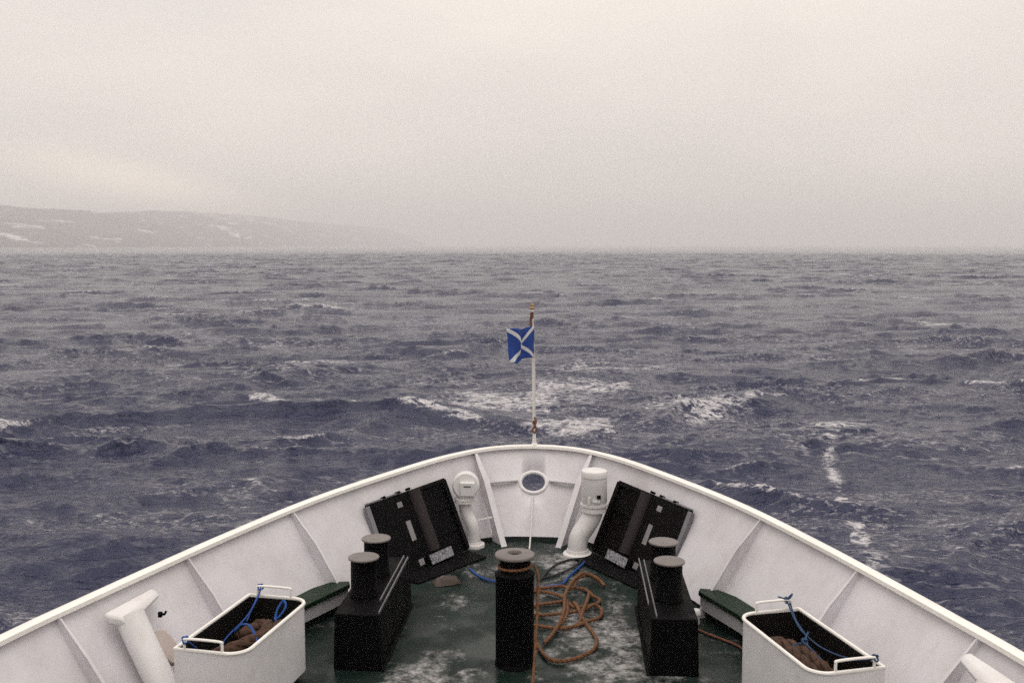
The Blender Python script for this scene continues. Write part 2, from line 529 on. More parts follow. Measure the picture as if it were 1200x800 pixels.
# stays: tapered brackets with a flange along the free edge
def stay(rail_pt, dirv, depth_foot, sgn, wide=0.06, zt=None):
    rp = np.array((rail_pt[0] * sgn, rail_pt[1])); dv = np.array((dirv[0] * sgn, dirv[1]), float); dv /= np.linalg.norm(dv)
    z = zt or zr(rail_pt[1])
    tv = np.array((-dv[1], dv[0]))
    edge = [(0.136, z - 0.052), (0.175, z - 0.10), (0.27, z - 0.20), (0.44 + (depth_foot - .95) * .35, z - 0.38), (depth_foot - 0.09, 0.13), (depth_foot, 0.002)]
    root = [(0.03, z - 0.05), (0.05, z - 0.11), (0.11, z - 0.22), (0.20, z - 0.40), (depth_foot - 0.34, 0.13), (depth_foot - 0.42, 0.002)]
    def P(s, zz, off):
        q = rp + dv * s + tv * off
        return (q[0], q[1], zz)
    m1 = MB()
    n = len(edge)
    vs, fs = [], []
    for off in (-0.006, 0.006):
        vs += [P(s, zz, off) for s, zz in edge] + [P(s, zz, off) for s, zz in root]
    k = 2 * n
    for i in range(n - 1):
        fs.append((i, i + 1, n + i + 1, n + i))
        fs.append((k + i, k + n + i, k + n + i + 1, k + i + 1))
        fs.append((i, k + i, k + i + 1, i + 1))
        fs.append((n + i, n + i + 1, k + n + i + 1, k + n + i))
    fs.append((0, n, k + n, k)); fs.append((n - 1, k + n - 1, k + 2 * n - 1, 2 * n - 1))
    m1.add(vs, fs)
    st = m1.build('stay_bracket', M_WHITE, bul, 30)
    m2 = MB()
    vs, fs = [], []
    for i, (s, zz) in enumerate(edge):
        wd = wide * (0.45 + 0.55 * min(1, i / 3))
        for s2, off in ((s, -wd), (s, wd), (s + 0.012, wd), (s + 0.012, -wd)):
            vs.append(P(s2, zz + (0.004 if i == n - 1 else 0), off))
    for i in range(n - 1):
        for j in range(4):
            j2 = (j + 1) % 4
            fs.append((i * 4 + j, i * 4 + j2, i * 4 + 4 + j2, i * 4 + 4 + j))
    fs.append((0, 1, 2, 3)); fs.append(tuple((n - 1) * 4 + j for j in (3, 2, 1, 0)))
    m2.add(vs, fs)
    m2.build('flange', M_WHITE, st, 30)
for sg in (-1, 1):
    stay((0.93, 14.74), (-0.50, -0.80), 1.02, sg, 0.045)
    stay((2.90, 11.63), (-0.92, -0.39), 0.98, sg, 0.016)
    stay((3.56, 9.98), (-0.94, -0.34), 0.96, sg, 0.016)
    stay((4.12, 8.40), (-0.95, -0.30), 0.95, sg, 0.016)
    stay((4.58, 6.90), (-0.96, -0.28), 0.92, sg, 0.016)
    stay((4.92, 5.30), (-0.97, -0.22), 0.88, sg, 0.016)
# short stiffeners beside the hawse ring
for sg in (-1, 1):
    mb = MB()
    f = 0.75 / 1.25
    y0 = 14.27 + 0.83 * f
    p0 = Vector((sg * 0.235, y0 - 0.05, 0.75)); p1 = Vector((sg * 0.70, y0 - 0.20, 0.735))
    mb.slab(p0, p1 - p0, Vector((0, -0.075, 0.03)), Vector((0, 0, 0.016)))
    mb.build('stiffener', M_WHITE, bul)

# ================================================================== deck
dk = MB()
poly = [(p[0], p[1]) for p in DECK]
nh = len(poly)
vs, fs = [], []
COLS = 24
for i in range(NR // 2 + 1):               # strips from port to starboard
    a, b = DECK[i], DECK[NR - 1 - i]
    for c in range(COLS + 1):
        t = c / COLS
        x = a[0] + (b[0] - a[0]) * t
        vs.append((x, a[1] + 0.02 * 0, 0.0))
for i in range(NR // 2):
    for c in range(COLS):
        q = i * (COLS + 1) + c
        fs.append((q, q + 1, q + COLS + 2, q + COLS + 1))
dk.add(vs, fs)
deck = dk.build('deck', M_DECK, None, 0)
tag(deck, 'wet dark green painted foredeck with grey slush and worn patches', None, kind='structure')

# ================================================================== deck gear
def copy_tree(o, parent=None):
    c = o.copy(); COL.objects.link(c); c.parent = parent
    for ch in [k for k in bpy.data.objects if k.parent == o]:
        copy_tree(ch, c)
    return c

# -- twin bollards on raised bases
def twin_bollard(x, y, rz, label):
    t = empty('twin_bollard', (x, y, 0), rz)
    tag(t, label, 'bollard', 'twin bollards beside the foredeck')
    mb = MB()
    mb.hexa([(-.24, -.99, 0), (.25, -.99, 0), (.25, .95, 0), (-.24, .95, 0), (-.23, -.97, .585), (.235, -.97, .585), (.235, .90, .585), (-.23, .90, .585)])
    base = mb.build('base', M_BLACK, t, bevel=0.012)
    mb = MB(); mb.box((.17, .15, .597), (.012, 1.50, .022)); mb.build('edge_highlight', M_EDGE, base)  # pale bars painting the light caught along the base's top edges
    mb = MB(); mb.box((.225, -.05, .597), (.012, 1.80, .022)); mb.build('edge_highlight', M_EDGE, base)
    mb = MB(); mb.box((.268, -.05, .012), (.03, 1.9, .02)); mb.build('foot_bar', M_BLACK, base)
    for py in (-.42, .26):
        mb = MB(); mb.lathe([(.150, .586), (.150, .62), (.140, .64), (.138, .965), (.142, .985)], (-.035, py, 0), 36)
        po = mb.build('post', M_BLACK, t)
        mb = MB(); mb.lathe([(.150, .986), (.163, .990), (.165, 1.004), (.158, 1.010), (.0005, 1.013)], (-.035, py, 0), 40)
        mb.build('cap', M_CAP, po)
    return t
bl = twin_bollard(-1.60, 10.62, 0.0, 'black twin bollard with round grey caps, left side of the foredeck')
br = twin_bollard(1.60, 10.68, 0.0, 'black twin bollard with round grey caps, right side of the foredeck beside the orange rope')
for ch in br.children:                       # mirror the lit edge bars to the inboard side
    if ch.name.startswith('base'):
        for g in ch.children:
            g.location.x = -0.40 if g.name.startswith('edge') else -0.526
for o in br.children:
    if o.name.startswith('post'):
        o.location.x = 0.03

# -- capstan pedestal
cp = empty('capstan', (-0.01, 9.90, 0))
tag(cp, 'tall black cylindrical capstan standing in the middle of the deck', 'capstan')
mb = MB(); mb.lathe([(.206, 0.0), (.206, .02), (.200, .03), (.198, .06), (.197, .93), (.204, .945), (.204, .965), (.19, .975)], seg=44)
mb.build('drum', M_BLACK, cp)
mb = MB(); mb.lathe([(.19, .976), (.155, 1.0), (.148, 1.05), (.155, 1.10), (.175, 1.125)], seg=40); mb.build('neck', M_BLACK_R, cp)
mb = MB(); mb.lathe([(.175, 1.126), (.200, 1.135), (.206, 1.15), (.200, 1.165), (.075, 1.178), (.070, 1.170), (.062, 1.13), (.0005, 1.128)], seg=44)
td = mb.build('top_flange', M_CAP, cp)
mb = MB(); mb.lathe([(.058, 1.129), (.055, 1.150), (.0005, 1.150)], seg=24); mb.build('socket', M_BLACK, td)

# -- black panels leaning on the bulwark, left one then right one
def panel(sg, label, mt):
    t = empty('leaning_panel', (sg * 1.2, 13.0, 0))
    tag(t, label, 'steel panel', 'black panels leaning on the bulwark')
    O = Vector((sg * 1.24, 13.86, 1.0)); TA = Vector((sg * 2.10, 12.60, .92))
    u = TA - O
    nrm = Vector((-sg * 0.82, -0.57, 0))
    v = nrm * 0.44 + Vector((0, 0, -0.96))
    v = v - u * (v.dot(u) / u.dot(u)) * 0.6
    n = u.cross(v).normalized()
    if n.dot(Vector((0, -1, 0.3))) < 0: n = -n
    loc = Vector(t.location)
    def slab(name, a, b, c, d, z0, z1, m, par=t, bev=0.006):
        mb = MB()
        mb.slab(O + u * a + v * c + n * z0 - loc, u * (b - a), v * (d - c), n * (z1 - z0))
        return mb.build(name, m, par, 30, bevel=bev)
    back = slab('back_plate', 0, 1, 0, 1, -0.05, 0.0, mt)
    slab('outer_plate', .50, .985, .02, .98, 0.0, 0.022, mt)
    slab('inner_frame', .015, .06, .02, .98, 0.0, 0.045, mt)
    slab('inner_frame', .06, .40, .02, .06, 0.0, 0.04, mt)
    for c in (.34, .66):
        slab('crossbar', .06, .38, c, c + .05, 0.0, 0.022, mt)
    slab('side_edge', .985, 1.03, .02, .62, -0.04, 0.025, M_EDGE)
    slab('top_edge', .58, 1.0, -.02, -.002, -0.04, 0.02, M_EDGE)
    mb = MB()
    mb.tube([O + u * .44 + v * .015 + n * 0.0 - loc, O + u * .44 + v * .83 + n * 0.0 - loc], 0.105, 20)
    mb.build('tube', M_TUBE, t)
    slab('tag', .625, .685, .10, .17, 0.023, 0.030, M_TAG, bev=0)
    slab('tag', .60, .655, .36, .62, 0.023, 0.030, M_TAG, bev=0)
    slab('tag', .60, .66, .865, .945, 0.023, 0.030, M_TAG, bev=0)
    slab('printed_plate', .30, .585, .86, .985, 0.13, 0.137, M_LABEL, bev=0)
    slab('plate_bracket', .32, .57, .88, .97, 0.0, 0.129, mt, bev=0)
    for q in (.47, .60, .78):
        slab('lug', q, q + .035, -.035, -.003, -0.03, 0.03, mt)
    # flat black plate standing in for the dark shade below the panel
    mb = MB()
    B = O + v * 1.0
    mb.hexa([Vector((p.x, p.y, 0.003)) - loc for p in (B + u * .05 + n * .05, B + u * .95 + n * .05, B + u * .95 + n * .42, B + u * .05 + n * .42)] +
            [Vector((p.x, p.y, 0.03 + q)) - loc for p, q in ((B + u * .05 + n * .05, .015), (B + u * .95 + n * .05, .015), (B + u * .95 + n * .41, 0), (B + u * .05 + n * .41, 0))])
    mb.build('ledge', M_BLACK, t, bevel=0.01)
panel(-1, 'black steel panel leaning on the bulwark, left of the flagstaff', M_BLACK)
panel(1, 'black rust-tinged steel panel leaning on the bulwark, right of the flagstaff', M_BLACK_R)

# -- ventilators
v1 = empty('deck_ventilator', (-0.82, 13.88, 0))
tag(v1, 'white ventilator with a round boxed head, left of the hawse opening', 'ventilator', 'white deck ventilators')
mb = MB(); mb.lathe([(.155, 0.0), (.155, .035), (.15, .045), (.105, .05), (.10, .075)], (0.0, 0, 0), 32); mb.build('base_flange', M_FIT, v1)
mb = MB(); mb.tube(catmull([(0, 0, .04), (0.0, 0, .18), (-.03, .0, .32), (-.10, .02, .46), (-.13, .03, .60), (-.13, .03, .70)], 6), .092, 20); mb.build('pipe', M_FIT, v1)
mb = MB(); mb.lathe([(.10, -.006), (.152, 0), (.152, .028), (.14, .03), (.14, .036), (.152, .04), (.152, .066), (.10, .072)], (-.13, .03, .64), 32); mb.build('neck_flange', M_FIT, v1)
mb = MB(); mb.lathe([(.14, -.12), (.185, -.10), (.195, -.06), (.195, .09), (.17, .12)], (-.12, .05, .885), 36, (0.08, -1, 0.12))
hd = mb.build('head', M_FIT, v1)
mb = MB(); mb.box((-.085, -.085, .855), (.21, .075, .20)); mb.build('cover_box', M_FIT, hd, bevel=0.012)
mb = MB(); mb.box((-.085, -.124, .90), (.10, .006, .014)); mb.build('slot', M_BLACK, hd)
mb = MB(); mb.slab((.01, -.02, .36), (.24, .10, .03), (0, .05, 0), (0, 0, .018)); mb.build('steady_bar', M_FIT, v1)

v2 = empty('deck_ventilator', (0.66, 13.55, 0))
tag(v2, 'white ventilator with a tall drum head, right of the hawse opening', 'ventilator', 'white deck ventilators')
mb = MB(); mb.lathe([(.205, 0.0), (.205, .03), (.195, .042), (.16, .05), (.15, .09)], (0, 0, 0), 36); mb.build('base_flange', M_FIT, v2)
mb = MB(); mb.tube(catmull([(0, 0, .04), (0.0, 0, .16), (.03, .01, .28), (.12, .03, .42), (.20, .05, .56), (.225, .05, .70)], 6), .135, 24); mb.build('pipe', M_FIT, v2)
mb = MB(); mb.lathe([(.15, -.006), (.172, 0), (.172, .06), (.165, .07), (.165, .078), (.190, .084), (.190, .114), (.16, .12)], (.225, .05, .62), 36); mb.build('neck_flange', M_FIT, v2)
mb = MB(); mb.lathe([(.172, .741), (.178, .75), (.178, 1.10), (.186, 1.11), (.186, 1.17), (.176, 1.195), (.13, 1.21), (.0005, 1.215)], (.225, .05, 0), 40)
hd = mb.build('head', M_FIT, v2)
mb = MB(); mb.box((.25, -.130, .80), (.10, .03, .03)); mb.box((.15, -.122, .80), (.03, .02, .10)); mb.build('catch', M_FIT, hd)
mb = MB(); mb.box((.285, -.125, .86), (.055, .03, .05)); mb.build('slot', M_BLACK, hd)

# -- rope bins
def bin_(loc, rz, label, sg):
    t = empty('rope_bin', loc, rz)
    tag(t, label, 'rope bin', 'white rope bins')
    L, W, H = 1.40, 0.66, 0.79
    # D-shaped plan: square corners outboard, big round corners inboard; local +x points inboard * sg
    def outline(d, z):
        rr = 0.17 - d * 0.6
        x0, x1, y0, y1 = -W / 2 + d, W / 2 - d, -L / 2 + d, L / 2 - d
        pts = [(x0, y0)]
        for k in range(9):
            a = -math.pi / 2 + math.pi / 2 * k / 8
            pts.append((x1 - rr + rr * math.cos(a), y0 + rr + rr * math.sin(a)))
        for k in range(9):
            a = math.pi / 2 * k / 8
            pts.append((x1 - rr + rr * math.cos(a), y1 - rr + rr * math.sin(a)))
        pts.append((x0, y1))
        return [(p[0] * -sg, p[1], z) for p in pts]
    def shell(rings, name, m, cap_end=False, cap_start=False):
        mb = MB(); vs = []; fs = []
        n = len(rings[0])
        for r_ in rings: vs += r_
        for i in range(len(rings) - 1):
            for k in range(n):
                fs.append((i * n + k, i * n + (k + 1) % n, (i + 1) * n + (k + 1) % n, (i + 1) * n + k))
        if cap_start: fs.append(tuple(range(n - 1, -1, -1)))
        if cap_end: fs.append(tuple((len(rings) - 1) * n + k for k in range(n)))
        mb.add(vs, fs)
        return mb.build(name, m, t, 40)
    shell([outline(0.10, 0.004), outline(0.07, 0.02), outline(0.0, 0.10), outline(0.0, H - .03), outline(0.014, H - .03)], 'shell', M_BIN, cap_start=True)
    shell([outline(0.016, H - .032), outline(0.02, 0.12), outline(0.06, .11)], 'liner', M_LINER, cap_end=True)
    mb = MB(); mb.tube([Vector(p) for p in outline(0.004, H - .016)], 0.018, 8, closed=True); mb.build('rim', M_RAIL, t)
    for e in (-1, 1):
        mb = MB()
        y = e * (L / 2 - 0.006)
        xa, xb = (-W / 2 + .10) * -sg, (W / 2 - .20) * -sg
        mb.tube(catmull([(xa, y, H - .01), (xa, y, H + .06), (xa + (.03 * -sg), y, H + .085), (xb - (.03 * -sg), y, H + .085), (xb, y, H + .06), (xb, y, H - .01)], 5), .013, 8)
        mb.build('handle', M_RAIL, t)
    return t
bin_((-2.475, 8.88, 0.002), R(-9), 'white rope bin with bright blue lashing, left of the deck by the bulwark', -1)
bin_((2.675, 8.79, 0.002), R(17), 'white rope bin with dull blue lashing, right of the deck by the bulwark', 1)

def to_world(loc, rz, pts):
    c, s = math.cos(rz), math.sin(rz)
    return [(loc[0] + p[0] * c - p[1] * s, loc[1] + p[0] * s + p[1] * c, p[2]) for p in pts]

def hawser_coil(loc, rz, loops, label, r=0.070):
    mb = MB()
    for lp in loops:
        rope(mb, to_world(loc, rz, [(p[0], p[1], p[2] + (0.07 if p[2] > .3 else 0.02)) for p in lp]), r, 3, 8, lay=0.42, jitter=0.14)
    core = [Vector(p) for p in mb.v]
    for _ in range(5200):                          # loose fibres standing off the lay
        p = random.choice(core)
        d = Vector((random.gauss(0, 1), random.gauss(0, 1), random.gauss(0.5, 1))).normalized() * random.uniform(.012, .04)
        e = Vector((random.gauss(0, 1), random.gauss(0, 1), random.gauss(0, 1))).normalized() * .0022
        mb.add([p - e, p + e, p + d], [(0, 1, 2)])
    o = mb.build('hawser', M_BROWN, None, 60)
    tag(o, label, 'rope', 'brown hawsers in the bins')
    return o
LB, LZ = (-2.475, 8.88), R(-9)
RB, RZ = (2.675, 8.79), R(17)
hawser_coil(LB, LZ, [
    [(-.20, -.50, .20), (.05, -.52, .22), (.20, -.25, .22), (.20, .25, .22), (.0, .42, .22), (-.2, .2, .2), (-.2, -.3, .2)],
    [(-.15, -.55, .34), (.08, -.50, .42), (.22, -.20, .46), (.22, .20, .46), (.05, .35, .45), (-.12, .15, .40), (-.15, -.2, .34)],
    [(-.20, -.45, .50), (-.02, -.40, .58), (.12, -.20, .60), (.17, .10, .60), (.02, .28, .58), (-.10, .05, .54)],
    [(.23, -.42, .36), (.20, -.10, .58), (.22, .22, .60), (.15, .42, .52), (-.05, .46, .44)],
], 'thick brown hairy hawser piled in the left bin')
hawser_coil(RB, RZ, [
    [(.20, -.50, .20), (-.05, -.52, .22), (-.20, -.25, .22), (-.20, .25, .22), (.0, .42, .22), (.2, .2, .2), (.2, -.3, .2)],
    [(.02, -.58, .40), (-.12, -.30, .55), (-.14, .0, .60), (-.20, .22, .60), (-.24, .30, .50)],
    [(.16, -.52, .40), (.02, -.25, .54), (-.02, .05, .58), (-.12, .30, .56), (-.22, .42, .48)],
    [(-.22, -.45, .42), (-.24, -.10, .50), (-.23, .20, .46)],
    [(.10, -.6, .34), (-.1, -.58, .40), (-.24, -.45, .34)],
], 'thick brown hairy hawser piled in the right bin')

def line(name, pts, r, m, label, cat='rope', group=None, extra=None):
    mb = MB()
    rope(mb, pts, r, 3, 8)
    for e in (extra or []):
        rope(mb, e, r, 3, 8)
    o = mb.build(name, m, None, 60)
    tag(o, label, cat, group)
    return o
W_ = lambda pts: to_world(LB, LZ, pts)
def knot(c, s):
    return [(c[0] - s, c[1], c[2]), (c[0], c[1] + s, c[2] + s), (c[0] + s, c[1], c[2]), (c[0], c[1] - s, c[2] - s * .6), (c[0] - s, c[1], c[2] + s), (c[0] + s, c[1], c[2] + s * .8), (c[0], c[1] + s, c[2] - s)]
line('lashing', W_([(-.20, .70, .86), (-.18, .60, .80), (-.12, .25, .74), (-.14, -.05, .68), (-.16, -.40, .62), (-.22, -.66, .84)]), .008, M_BLUE,
     'bright blue lashing tied between the end handles of the left bin', extra=[W_(knot((-.20, .70, .86), .028)), W_(knot((-.22, -.69, .86), .028)), W_([(-.20, .70, .84), (-.17, .50, .77), (-.10, .20, .71)])])
line('mooring_tail', W_([(-.14, .02, .67), (-.08, .05, .73), (.04, -.02, .76), (.16, -.14, .72), (.26, -.24, .62)]), .013, M_BLUE,
     'thick blue rope looped over the brown hawser in the left bin')
line('rope_eye', W_([(.27, .10, .60), (.20, .22, .70), (.15, .30, .73), (.15, .36, .80), (.19, .40, .86), (.23, .36, .82), (.19, .31, .74), (.15, .27, .72)]), .012, M_BLUE,
     'small upright blue rope eye at the far end of the left bin')
W_ = lambda pts: to_world(RB, RZ, pts)
line('lashing', W_([(.20, .70, .86), (.16, .50, .78), (.11, .25, .74), (.14, -.05, .70), (.20, -.40, .74), (.24, -.68, .85)]), .008, M_DKBLUE,
     'dull blue lashing tied between the end handles of the right bin', extra=[W_(knot((.20, .70, .86), .032)), W_(knot((.24, -.69, .86), .026)), W_([(.22, .68, .85), (.18, .50, .76), (.13, .24, .72)]), W_([(.21, .72, .88), (.24, .68, .94), (.19, .66, .90), (.12, .74, .90)])])
line('mooring_tail', W_([(.15, .22, .74), (.08, .14, .73), (.02, .06, .72), (-.06, .08, .70), (-.14, .02, .69), (-.19, -.10, .62), (-.16, -.2, .52)]), .011, M_DKBLUE,
     'dull blue rope knotted round the brown hawser in the right bin', extra=[W_(knot((.02, .06, .72), .026)), W_([(.02, .04, .72), (.06, -.2, .64), (.10, -.45, .52)])])

# -- green topped step between each bin and the bollards
def step(sg, label):
    t = empty('side_step', (0, 0, 0))
    tag(t, label, 'step', 'green topped steps along the bulwark')
    top = [(2.68, 10.05), (2.62, 10.86), (2.44, 11.30), (2.30, 11.44), (2.08, 11.40), (2.05, 11.30), (2.38, 10.62), (2.55, 10.05)]
    top = [(2.74, 10.00), (2.66, 10.62), (2.45, 11.14), (2.28, 11.36), (2.07, 11.40), (2.04, 11.30), (2.37, 10.60), (2.52, 10.00)]
    pl = [(x * sg, y) for x, y in top]
    mb = MB(); mb.prism(pl, .262, .318); mb.build('slab', M_GREEN, t, 30, bevel=0.008)
    inner = [(2.065, 11.31), (2.395, 10.61), (2.545, 10.02)]
    mb = MB()
    for a, b in zip(inner[:-1], inner[1:]):
        a3 = Vector((a[0] * sg, a[1], .105)); b3 = Vector((b[0] * sg, b[1], .105))
        mb.slab(a3, b3 - a3, Vector((0.02 * sg, 0.006, 0)), Vector((0, 0, .155)))
    mb.build('fascia', M_WHITE, t, 30)
    mb = MB(); mb.prism([(x * sg, y) for x, y in ((2.12, 11.28), (2.44, 10.60), (2.58, 10.03), (2.70, 10.03), (2.60, 10.6), (2.3, 11.25))], .002, .11)
    mb.build('plinth', M_MARGIN, t, 30)
step(-1, 'green topped step along the bulwark between left bin and left bollard')
step(1, 'green topped step along the bulwark between right bin and right bollard')

# -- casing welded to the bulwark behind each bin
def casing(sg, label, rp=(3.86, 9.13)):
    t = empty('mooring_casing', (0, 0, 0))
    tag(t, label, 'casing', 'white casings on the bulwark')
    rp = np.array(rp); dv = np.array((-.945, -.33)); tv = np.array((-.33, .945))
    def P(s, a, z):
        q = rp + dv * s + tv * a
        return Vector((q[0] * sg, q[1], z))
    mb = MB()
    mb.tube([P(.40, -.22, .86), P(.56, -.24, .62), P(.76, -.26, .33), P(.97, -.28, .01)], .135, 24)
    mb.build('pipe', M_FIT, t)
    mb = MB()
    mb.hexa([P(.30, -.40, .80), P(.52, -.34, .80), P(.34, .26, .86), P(.22, .26, .86), P(.26, -.42, .925), P(.46, -.36, .90), P(.30, .28, .925), P(.20, .28, .94)])
    mb.build('cap_plate', M_FIT, t, 60, bevel=0.045)
    mb = MB()
    pts = [P(.635 + .115 * math.cos(q), -.01 + .105 * math.sin(q), .50 - .145 * math.cos(q)) for q in [2 * math.pi * k / 18 for k in range(18)]]
    c = sum(pts, Vector()) / 18
    n = (pts[1] - c).cross(pts[5] - c).normalized()
    if n.z < 0: n = -n
    mb.add([p + n * .03 for p in pts] + [p - n * .03 for p in pts], [tuple(range(18)), tuple(range(35, 17, -1))] + [(i, 18 + i, 18 + (i + 1) % 18, (i + 1) % 18) for i in range(18)])
    mb.build('rusty_eye_plate', paint('rust_stained_white', (0.44, 0.385, 0.36), (0.30, 0.22, 0.18), 0.6, dirt_amt=0.9), t, 30, bevel=0.008)
    return P
Pc = casing(-1, 'white pipe casing with rust stains on the bulwark left of the left bin')
casing(1, 'white pipe casing on the bulwark at the lower right corner', (4.17, 8.02))
mb = MB()
h0 = Vector((-3.43, 9.18, .72))
mb.tube(catmull([h0, h0 + Vector((.02, -.03, .03)), h0 + Vector((.06, -.05, .02)), h0 + Vector((.075, -.03, .05))], 4), .011, 8)
mb.box(h0, (.035, .03, .05))
tag(mb.build('ring_hook', M_BLACK), 'small black hook on the white bulwark above the left bin', 'hook')

# -- small capped pipe under the right step
mb = MB(); mb.lathe([(.05, .002), (.05, .10), (.062, .11), (.062, .14), (.045, .165), (.0005, .172)], (1.99, 11.12, 0), 20)
dp = mb.build('capped_pipe', M_FIT)
tag(dp, 'short white capped pipe on deck between right bollard and green step', 'pipe')

# -- ropes on deck
line('slack_rope', [(.02, 12.05, .03), (.30, 12.14, .03), (.47, 12.18, .035), (.58, 12.02, .06), (.66, 12.30, .10), (.80, 12.44, .09), (.93, 12.34, .05), (.99, 12.24, .03)], .023, M_ORANGE,
     'tangled heap of orange rope lying on deck right of the capstan', extra=[
     [(.99, 12.24, .03), (.90, 12.35, .09), (.72, 12.40, .13), (.58, 12.08, .12), (.50, 11.70, .10), (.49, 11.20, .09), (.44, 10.85, .07), (.35, 10.55, .04), (.28, 10.38, .03)],
     [(.02, 12.00, .03), (.22, 11.98, .03), (.40, 11.85, .04), (.50, 11.66, .06), (.53, 11.30, .07), (.50, 11.02, .06), (.40, 10.72, .04)],
     [(.02, 11.36, .03), (.15, 11.50, .03), (.35, 11.60, .03), (.51, 11.62, .04), (.60, 11.42, .05), (.74, 11.44, .05), (.88, 11.58, .04), (.92, 11.74, .03), (.84, 11.80, .05), (.80, 11.95, .04), (.74, 12.10, .03), (.60, 12.14, .03)],
     [(.02, 11.20, .03), (.25, 11.20, .03), (.48, 11.22, .05), (.72, 11.32, .06), (.84, 11.46, .07), (.93, 11.40, .03), (.90, 11.16, .03), (.78, 11.02, .04), (.62, 10.88, .03), (.44, 10.80, .03), (.20, 10.86, .03), (.02, 10.88, .03)],
     [(.60, 11.60, .04), (.64, 11.36, .09), (.70, 11.05, .06), (.78, 10.82, .03), (.85, 10.50, .03), (.80, 10.22, .03), (.62, 10.00, .03), (.45, 9.92, .03), (.33, 9.99, .03), (.24, 10.22, .03), (.17, 10.50, .03), (.14, 10.75, .03)],
     [(.79, 11.90, .05), (.76, 11.50, .10), (.70, 11.15, .08), (.66, 10.90, .03)]])
# turns round the capstan neck and the run led aft
turns = []
for k in range(26):
    a = 0.3 + 2 * math.pi * k / 18
    turns.append((-0.01 + .168 * math.cos(a), 9.90 + .168 * math.sin(a), 1.015 + .035 * k / 18))
line('led_rope', [(.19, 9.96, 1.02), (.225, 9.90, .96), (.23, 9.86, .85), (.225, 9.74, .60), (.215, 9.58, .35), (.20, 9.40, .10), (.19, 9.25, .03), (.17, 8.9, .03), (.14, 8.4, .03), (.10, 7.6, .03)], .016, M_ORANGE,
     'orange rope turned round the capstan neck and led down aft', extra=[turns])
line('blue_line', [(-.78, 12.84, .018), (-.68, 12.64, .018), (-.56, 12.46, .018), (-.40, 12.36, .018), (-.15, 12.3, .018), (.10, 12.16, .018), (.30, 12.22, .018), (.46, 12.32, .018), (.55, 12.62, .02), (.68, 12.98, .02), (.76, 13.22, .02)], .016, M_BLUE,
     'blue rope lying across the deck behind the capstan')
line('black_line', [(.18, 12.46, .015), (.26, 12.80, .015), (.38, 13.10, .015), (.56, 13.30, .02), (.70, 13.26, .02), (.62, 13.02, .02), (.46, 12.78, .015), (.30, 12.60, .015), (.18, 12.52, .015)], .014, M_BKROPE,
     'thin black line looped on deck beside the right ventilator')
line('dark_hose', [(1.93, 11.0, .02), (2.05, 10.80, .02), (2.22, 10.62, .02), (2.36, 10.45, .02), (2.46, 10.2, .02)], .016, M_RUST,
     'thin dark brown line on deck between right bollard and right bin')
line('stem_line', [(.0, 14.70, .59), (-.005, 14.52, .52), (-.01, 14.25, .30), (-.02, 13.98, .05), (-.02, 13.90, .016), (-.02, 13.75, .014)], .014, M_WROPE,
     'thin white line hanging from the hawse opening down to the deck')

# -- crumpled rag under the left panel
def rag(loc, label):
    me_v, me_f = [], []
    n = 12
    for i in range(n):
        for j in range(n):
            x, y = (i / (n - 1) - .5) * .34, (j / (n - 1) - .5) * .22
            e = 1 - max(abs(i / (n - 1) - .5), abs(j / (n - 1) - .5)) * 2
            me_v.append((x + random.uniform(-.012, .012), y + random.uniform(-.012, .012), .004 + e * .05 + random.uniform(0, .05) * (e > 0.05)))
    for i in range(n - 1):
        for j in range(n - 1):
            me_f.append((i * n + j, (i + 1) * n + j, (i + 1) * n + j + 1, i * n + j + 1))
    mb = MB(); mb.add(me_v, me_f)
    o = mb.build('rag', paint('soiled_cloth', (0.07, 0.048, 0.042), (0.03, 0.018, 0.014), 0.8, dirt_amt=1.0), None, 60, recalc=True)
    o.location = loc; o.rotation_euler = (0, 0, R(25))
    tag(o, label, 'rag')
rag((-1.02, 12.30, 0.003), 'crumpled brownish rag on deck in front of the left panel')

# -- flagstaff and flag
fx, fy = 0.0, 15.03
fs_ = empty('flagstaff', (fx, fy, 1.25))
tag(fs_, 'thin white flagstaff standing on the rail at the bow', 'flagstaff')
mb = MB(); mb.tube([(0, 0, 0), (-.01, 0, .7), (-.025, 0, 1.5), (-.035, 0, 2.08)], [.026, .024, .021, .018], 14); mb.build('pole', M_RAIL, fs_)
mb = MB(); mb.lathe([(.05, 0), (.05, .02), (.03, .03), (.03, .10)], (0, 0, 0), 20); mb.build('socket', M_RAIL, fs_)
mb = MB(); mb.lathe([(.018, 2.08), (.035, 2.09), (.040, 2.105), (.024, 2.12), (.030, 2.14), (.022, 2.165), (.004, 2.175)], (-.035, 0, 0), 18); mb.build('finial', M_BRASS, fs_)
mb = MB(); mb.tube([(-.045, -.024, 2.03), (-.06, -.03, 1.93), (-.05, -.03, 1.82)], .016, 8); mb.box((-.04, -.02, 2.0), (.05, .05, .09)); mb.build('halyard_block', M_RUST, fs_)
mb = MB(); mb.tube([(-.03, -.03, 2.0), (.015, -.045, 1.1), (.01, -.035, .36)], .005, 6); mb.build('halyard', M_WROPE, fs_)
mb = MB(); mb.box((0.0, -.03, .36), (.055, .045, .05)); mb.tube(catmull([(.0, -.04, .44), (.03, -.06, .38), (.0, -.065, .30), (-.03, -.06, .24), (.01, -.05, .20), (.03, -.06, .27), (-.02, -.06, .36)], 4), .014, 8); mb.build('cleat', M_RUST, fs_)

